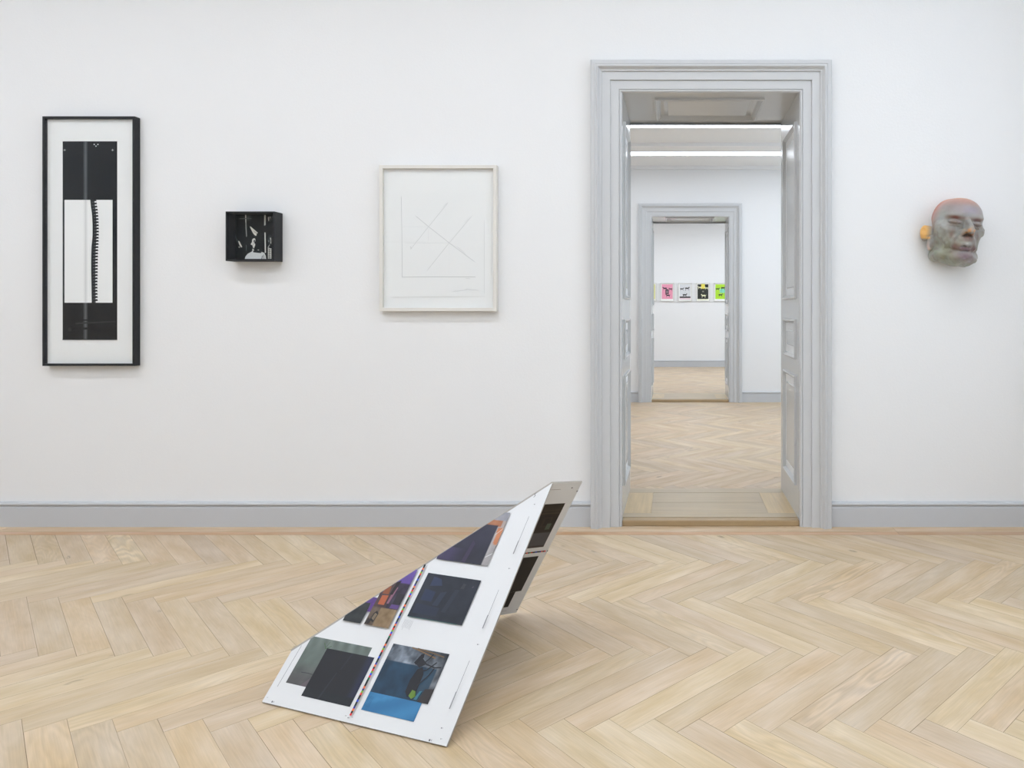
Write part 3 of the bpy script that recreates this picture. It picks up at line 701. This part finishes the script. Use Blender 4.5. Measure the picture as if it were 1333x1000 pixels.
A.poly([(.24,.345),(.25,.345),(.258,.392),(.244,.385)], (44,34,38)); A.poly([(.216,.265),(.231,.258),(.236,.285),(.226,.293),(.219,.285)], (46,42,42)); A.poly([(.220,.269),(.230,.264),(.233,.283),(.223,.286)], (132,118,100)); A.poly([(.205,.252),(.218,.252),(.222,.262),(.208,.270)], (52,44,42))
BARC = [(230,40,50),(20,70,220),(24,26,30),(0,120,80),(24,26,30),(60,50,160),(240,120,50),(24,26,30),(130,180,40),(24,26,30),(220,50,60),(20,80,200),(30,60,60),(24,26,30),(240,130,60),(40,40,120)]
def bar(A, xc, y0, y1, step=.0058):
    n = int((y1-y0)/step)
    for i in range(n): A.add([(xc-.0032,y0+i*step),(xc+.0032,y0+i*step),(xc+.0032,y0+(i+1)*step),(xc-.0032,y0+(i+1)*step)], BARC[(i*7+i//5) % 16])
    A.k += 1
bar(A, .312, .016, .452)
def vline(x, y0, y1):
    A.line([(x, y0), (x, y1)], .0011, (120,120,122)); A.line([(x-.0016, y0), (x-.0016, y0+(y1-y0)*.34)], .0022, (164,164,166))
vline(.600, .082, .206); vline(.600, .294, .408); vline(.600, .521, .649); A.line([(.029,.043),(.031,.160)], .0012, (110,110,112))
def mark(x, y, s_=.0014, c=(110,110,114)):
    A.rect(x-s_, x+s_, y-s_*1.2, y+s_*.8, c); A.rect(x+s_*2.2, x+s_*3, y-s_, y+s_, (150,150,152))
for p in ((.605,.475),(.605,.250),(.600,.036),(.310,.010),(.602,.692)): mark(*p)
mark(.581,.004,.0022); mark(.042,.005,.0022); mark(.300,.013,.0012,(170,170,170)); mark(.322,.013,.0012,(170,170,170)); mark(.018,.012,.001,(170,170,170)); mark(.612,.012,.0012,(160,160,160))
A.line([(.590,.715),(.594,.722),(.589,.726),(.594,.732)], .0018, (96,96,100))
A.build('printed_image', SHEET, fp)
# ---- back panel (its printed underside faces the room)
side = 1 if (cam0-bo).dot(ben) > 0 else -1
bn = ben*side
bp_ = slab('back_panel', bo+lift, bex, bey, bn, BP, -TH)
A = Art(bo+lift-ro+bn*.0001, bex, bey, bn, ccw(BP), .32)
def gb1(x, y):
    if x < .405: return tuple(c+nz(x, y, 30, 16) for c in ((92,90,94) if x > .345 else (76,66,66)))
    return tuple(c+nz(x, y, 30, 30) for c in ((44,34,30) if x < .50 else (52,42,32)))
A.field(.333, .5365, .60, .871, gb1, .006)
for (x0_, x1_, y0_, y1_, c) in ((.49,.496,.60,.871,(70,58,44)),(.505,.509,.60,.871,(66,54,42)),(.43,.475,.815,.85,(58,44,40)),(.436,.470,.822,.846,(36,28,28)),(.418,.446,.838,.856,(86,96,84))): A.rect(x0_, x1_, y0_, y1_, c)
A.rect(.118, .290, .60, .870, (30,25,24)); A.rect(.041, .118, .60, .847, (34,28,27))
bar(A, .3115, .60, .60) if False else None
n_ = 40
for i in range(n_): 
    A.add([(.3085,.889-(i+1)*.006),(.3145,.889-(i+1)*.006),(.3145,.889-i*.006),(.3085,.889-i*.006)], BARC[(i*7+i//5) % 16])
A.k += 1
A.line([(.6015,.785),(.602,.823)], .0014, (150,130,132)); A.line([(.022,.81),(.022,.848)], .0012, (140,132,134))
for p in ((.606,.866),(.590,.894),(.60,.40),(.018,.893),(.3115,.896)): A.rect(p[0]-.002, p[0]+.003, p[1]-.0025, p[1]+.0025, (96,92,96))
A.build('printed_image', SHEET, bp_)

# ------------------------------------------------------------------ wax head on the wall (sphere-traced sculpt)
def sculpt_head():
    def ell(p, c, r, rot=None):
        q = p-np.array(c)
        if rot is not None: q = q @ rot
        r = np.array(r); k0 = np.linalg.norm(q/r, axis=1); k1 = np.linalg.norm(q/(r*r), axis=1)
        return k0*(k0-1)/np.maximum(k1, 1e-6)
    def cap(p, a, b, ra, rb):
        a, b = np.array(a), np.array(b); pa = p-a; ba = b-a; h = np.clip((pa @ ba)/(ba @ ba), 0, 1)
        return np.linalg.norm(pa-h[:, None]*ba, axis=1)-(ra*(1-h)+rb*h)
    def su(a, b, k): h = np.clip(.5+.5*(b-a)/k, 0, 1); return b*(1-h)+a*h-k*h*(1-h)
    def ss(a, b, k): return -su(-a, b, k)      # a minus b
    def rz(a): c, s = math.cos(a), math.sin(a); return np.array([[c,-s,0],[s,c,0],[0,0,1]])
    def rx(a): c, s = math.cos(a), math.sin(a); return np.array([[1,0,0],[0,c,-s],[0,s,c]])
    def ry(a): c, s = math.cos(a), math.sin(a); return np.array([[c,0,s],[0,1,0],[-s,0,c]])
    def sdf(p):
        d = ell(p, (.045,.05,.655), (.295,.37,.345))
        d = su(d, ell(p, (.02,-.17,.73), (.24,.225,.22)), .10)
        d = su(d, ell(p, (0,-.14,.58), (.285,.250,.29)), .10)
        d = su(d, ell(p, (0,-.09,.36), (.285,.26,.30)), .10)
        d = su(d, ell(p, (.03,-.11,.17), (.265,.26,.165)), .09)
        d = su(d, ell(p, (.035,-.28,.095), (.18,.12,.095)), .07)
        for s in (-1, 1):
            d = su(d, ell(p, (s*.14,-.325,.628), (.082,.050,.036), ry(s*.10)), .08)       # brow
            d = su(d, ell(p, (s*.225,-.225,.43), (.085,.085,.07)), .08)                    # cheekbone
            d = su(d, ell(p, (s*.17,-.26,.35), (.10,.09,.10)), .08)
            d = su(d, ell(p, (s*.205,-.06,.13), (.07,.17,.09)), .08)                        # jaw corner
        for s in (-1, 1):
            d = ss(d, ell(p, (s*.148,-.435,.545), (.066,.068,.042)), .04)                 # sockets
            d = ss(d, ell(p, (s*.29,-.25,.28), (.05,.10,.07)), .07)                       # hollow cheek
            d = ss(d, ell(p, (s*.36,-.20,.66), (.05,.10,.09)), .06)                        # temple
            d = su(d, ell(p, (s*.148,-.335,.525), (.068,.060,.042)), .012)                 # lid over the eyeball
            d = su(d, cap(p, (s*.085,-.375,.520), (s*.145,-.400,.508), .010, .011), .012)
            d = su(d, cap(p, (s*.145,-.400,.508), (s*.21,-.355,.515), .011, .009), .012)
            d = su(d, cap(p, (s*.09,-.365,.475), (s*.19,-.340,.470), .012, .010), .02)     # bag
        d = ss(d, ell(p, (0,-.44,.575), (.055,.035,.022)), .03)                            # nasion
        d = su(d, cap(p, (0,-.385,.575), (0,-.500,.425), .032, .043), .03)
        d = su(d, ell(p, (0,-.510,.405), (.050,.052,.042)), .02)
        for s in (-1, 1):
            d = su(d, ell(p, (s*.055,-.435,.395), (.034,.05,.034)), .02)
            d = ss(d, ell(p, (s*.028,-.475,.362), (.018,.026,.016)), .012)
            d = su(d, cap(p, (s*.075,-.42,.385), (s*.135,-.355,.25), .016, .022), .035)    # fold beside the mouth
        d = su(d, ell(p, (0,-.345,.27), (.135,.085,.09)), .05)
        d = su(d, cap(p, (-.10,-.385,.295), (0,-.43,.315), .026, .030), .025)              # moustache
        d = su(d, cap(p, (.10,-.385,.295), (0,-.43,.315), .026, .030), .025)
        d = su(d, cap(p, (-.07,-.405,.262), (0,-.435,.266), .012, .018), .012)             # upper lip
        d = su(d, cap(p, (.07,-.405,.262), (0,-.435,.266), .012, .018), .012)
        d = ss(d, cap(p, (-.085,-.425,.241), (.085,-.425,.241), .010, .010), .015)
        d = su(d, cap(p, (-.055,-.405,.217), (.055,-.405,.217), .020, .020), .014)         # lower lip
        d = ss(d, cap(p, (-.06,-.415,.175), (.06,-.415,.175), .016, .016), .03)
        d = su(d, ell(p, (0,-.355,.115), (.145,.06,.085)), .03)                            # goatee mass
        for s in (-1, 1):
            R = rz(s*.35); e_ = .365 if s < 0 else .29
            d = su(d, ell(p, (s*e_,.00,.385), (.055,.055,.092), R), .012)                 # ear
            d = su(d, ell(p, (s*(e_-.068),-.05,.27), (.045,.07,.085), R), .02)
            d = ss(d, ell(p, (s*(e_+.035),-.055,.40), (.025,.03,.045), R), .015)
        return d
    NU, NV = 300, 240
    O = np.array([0, -.02, .44]); u = np.linspace(0, 2*np.pi, NU, endpoint=False); v = np.linspace(0, np.pi, NV)
    U, V_ = np.meshgrid(u, v); dr = np.stack([np.sin(V_)*np.sin(U), -np.sin(V_)*np.cos(U), np.cos(V_)], -1).reshape(-1, 3)
    t = np.full(len(dr), .85)
    for i in range(110): t -= np.clip(sdf(O+dr*t[:, None]), -.01, .05)*.7
    Pn = O+dr*t[:, None]
    # rough, hand-worked wax surface
    rn = np.random.RandomState(3); g = rn.rand(24, 24, 24)
    def n3(p, f):
        q = p*f+50; i = np.floor(q).astype(int); w_ = q-i; w_ = w_*w_*(3-2*w_); r_ = 0
        for a in (0, 1):
            for b in (0, 1):
                for c in (0, 1):
                    r_ = r_+g[(i[:,0]+a) % 24, (i[:,1]+b) % 24, (i[:,2]+c) % 24]*(w_[:,0] if a else 1-w_[:,0])*(w_[:,1] if b else 1-w_[:,1])*(w_[:,2] if c else 1-w_[:,2])
        return r_
    N1, N2, N3 = n3(Pn, 5), n3(Pn, 12), n3(Pn, 28)
    face = np.clip((-Pn[:,1]+.05)*3, 0, 1)*np.clip((.62-Pn[:,2])*6, .15, 1)
    Pn = Pn+dr*((N1-.5)*.022+(N2-.5)*.034*face+(N3-.5)*.016*face)[:, None]
    # pigment of the wax
    def L(r, g_, b): return np.array([s2l(r), s2l(g_), s2l(b)])
    x, y, z = Pn.T
    col = np.tile(L(148,146,140), (len(Pn), 1))
    def mixc(c, wt): wt = np.clip(wt, 0, 1)[:, None]; return col*(1-wt)+c*wt
    def blob(cx_, cy_, cz_, rx_, ry_, rz_): return np.exp(-(((x-cx_)/rx_)**2+((y-cy_)/ry_)**2+((z-cz_)/rz_)**2))
    col = mixc(L(168,170,164), (N1-.45)*2.2); col = mixc(L(140,148,134), (N2-.5)*2*np.clip((.5-z)*3, 0, 1))
    col = mixc(L(150,154,126), np.clip(1.1-np.abs(x+.16)*6, 0, 1)*np.clip((.40-z)*6, 0, 1)*.6); col = mixc(L(132,120,112), np.clip((N3-.62)*5, 0, 1)*.5*np.clip((.6-z)*6, 0, 1))
    col = mixc(L(156,132,132), np.clip((z-.62)*4, 0, 1)*.75)
    col = mixc(L(206,148,122), np.clip((z-.80)*6, 0, 1)*.85); col = mixc(L(238,176,100), np.clip((z-.93)*14, 0, 1))
    col = mixc(L(206,130,110), np.clip((y+.22)*4, 0, 1)*np.clip((z-.42)*5, 0, 1)*.6)
    col = mixc(L(160,150,158), 1.0*blob(.02,-.40,.74,.14,.1,.07))
    for s in (-1, 1):
        col = mixc(L(122,76,66), 1.15*blob(s*.14,-.38,.590,.10,.08,.034)*np.clip(.4+N2*1.3, 0, 1)); col = mixc(L(128,102,98), .7*blob(s*.148,-.36,.50,.07,.08,.03))
        col = mixc(L(120,86,78), .9*blob(s*.13,-.38,.235,.05,.07,.05)*np.clip(N2*2, 0, 1)); col = mixc(L(120,92,82), .8*blob(s*.17,-.33,.36,.03,.08,.05))
    col = mixc(L(126,96,88), 1.2*blob(.01,-.44,.335,.08,.06,.045)); col = mixc(L(104,78,80), 1.2*blob(0,-.43,.225,.14,.09,.035))
    col = mixc(L(124,98,102), 1.0*blob(0,-.40,.12,.15,.12,.07)); col = mixc(L(188,186,180), 1.0*blob(0,-.46,.285,.09,.05,.014))
    col = mixc(L(176,172,170), 1.0*blob(0,-.43,.50,.025,.06,.06)); col = mixc(L(214,140,60), 1.3*blob(0,-.50,.395,.055,.06,.04)*np.clip((N3-.35)*4, 0, 1))
    for s in (-1, 1):
        ear = np.clip((np.abs(x)-.318)*60, 0, 1)*np.clip((z-.31)*25, 0, 1)*np.clip((.50-z)*25, 0, 1)*(y > -.1)
        col = mixc(L(230,180,104), ear*2)
        col = mixc(L(206,186,178), np.clip((np.abs(x)-.29)*30, 0, 1)*np.clip((.31-z)*12, 0, 1)*(y > -.1)*.7)
    me = bpy.data.meshes.new('wax_head'); sc_ = .357
    Pn[:,2] = np.interp(Pn[:,2], [-.2,0,.24,.40,.52,.625,.75,1,1.2], [-.17,0,.235,.470,.590,.675,.765,1,1.2])
    Pn = Pn*np.array([1.11, 1.08, 1])
    q = (Pn-np.array([0, .30, .5]))*sc_
    faces = []
    for j in range(NV-1):
        for i in range(NU):
            a = j*NU+i; b = j*NU+(i+1) % NU; faces.append((a, a+NU, b+NU, b))
    me.from_pydata(q.tolist(), [], faces); me.polygons.foreach_set('use_smooth', [True]*len(faces))
    at = me.color_attributes.new('Col', 'FLOAT_COLOR', 'POINT')
    at.data.foreach_set('color', np.hstack([col, np.ones((len(col), 1))]).astype(np.float32).ravel())
    me.materials.append(colattr('cast_wax', .42, .10, 40, coat=.12, sss=.35, bump=.5, bscale=45)); me.update()
    return me
hm = sculpt_head()
import bmesh
bm = bmesh.new(); bm.from_mesh(hm); bmesh.ops.remove_doubles(bm, verts=bm.verts, dist=1e-6); bmesh.ops.recalc_face_normals(bm, faces=bm.faces)
yaw, pitch = math.radians(7), math.radians(1)
Rm = Matrix.Rotation(yaw, 4, 'Z') @ Matrix.Rotation(pitch, 4, 'X') @ Matrix.Rotation(math.radians(6), 4, 'Y')
bm.transform(Rm)
cut = -.085                             # the back of the head is sliced flat where it meets the wall
bmesh.ops.bisect_plane(bm, geom=bm.verts[:]+bm.edges[:]+bm.faces[:], plane_co=(0, cut, 0), plane_no=(0, 1, 0), clear_outer=True)
be = [e for e in bm.edges if e.is_boundary]; bmesh.ops.holes_fill(bm, edges=be, sides=0)
bm.to_mesh(hm); bm.free()
head = bpy.data.objects.new('wax_head', hm); COL.objects.link(head)
HX, HZ = (1248-880)*(D-.15)/F, H+(403-297)*(D-.17)/F
head.location = (HX, -cut, HZ)
head['label'] = 'cast wax head with an orange ear on the white wall right of the doorway'; head['category'] = 'sculpture'
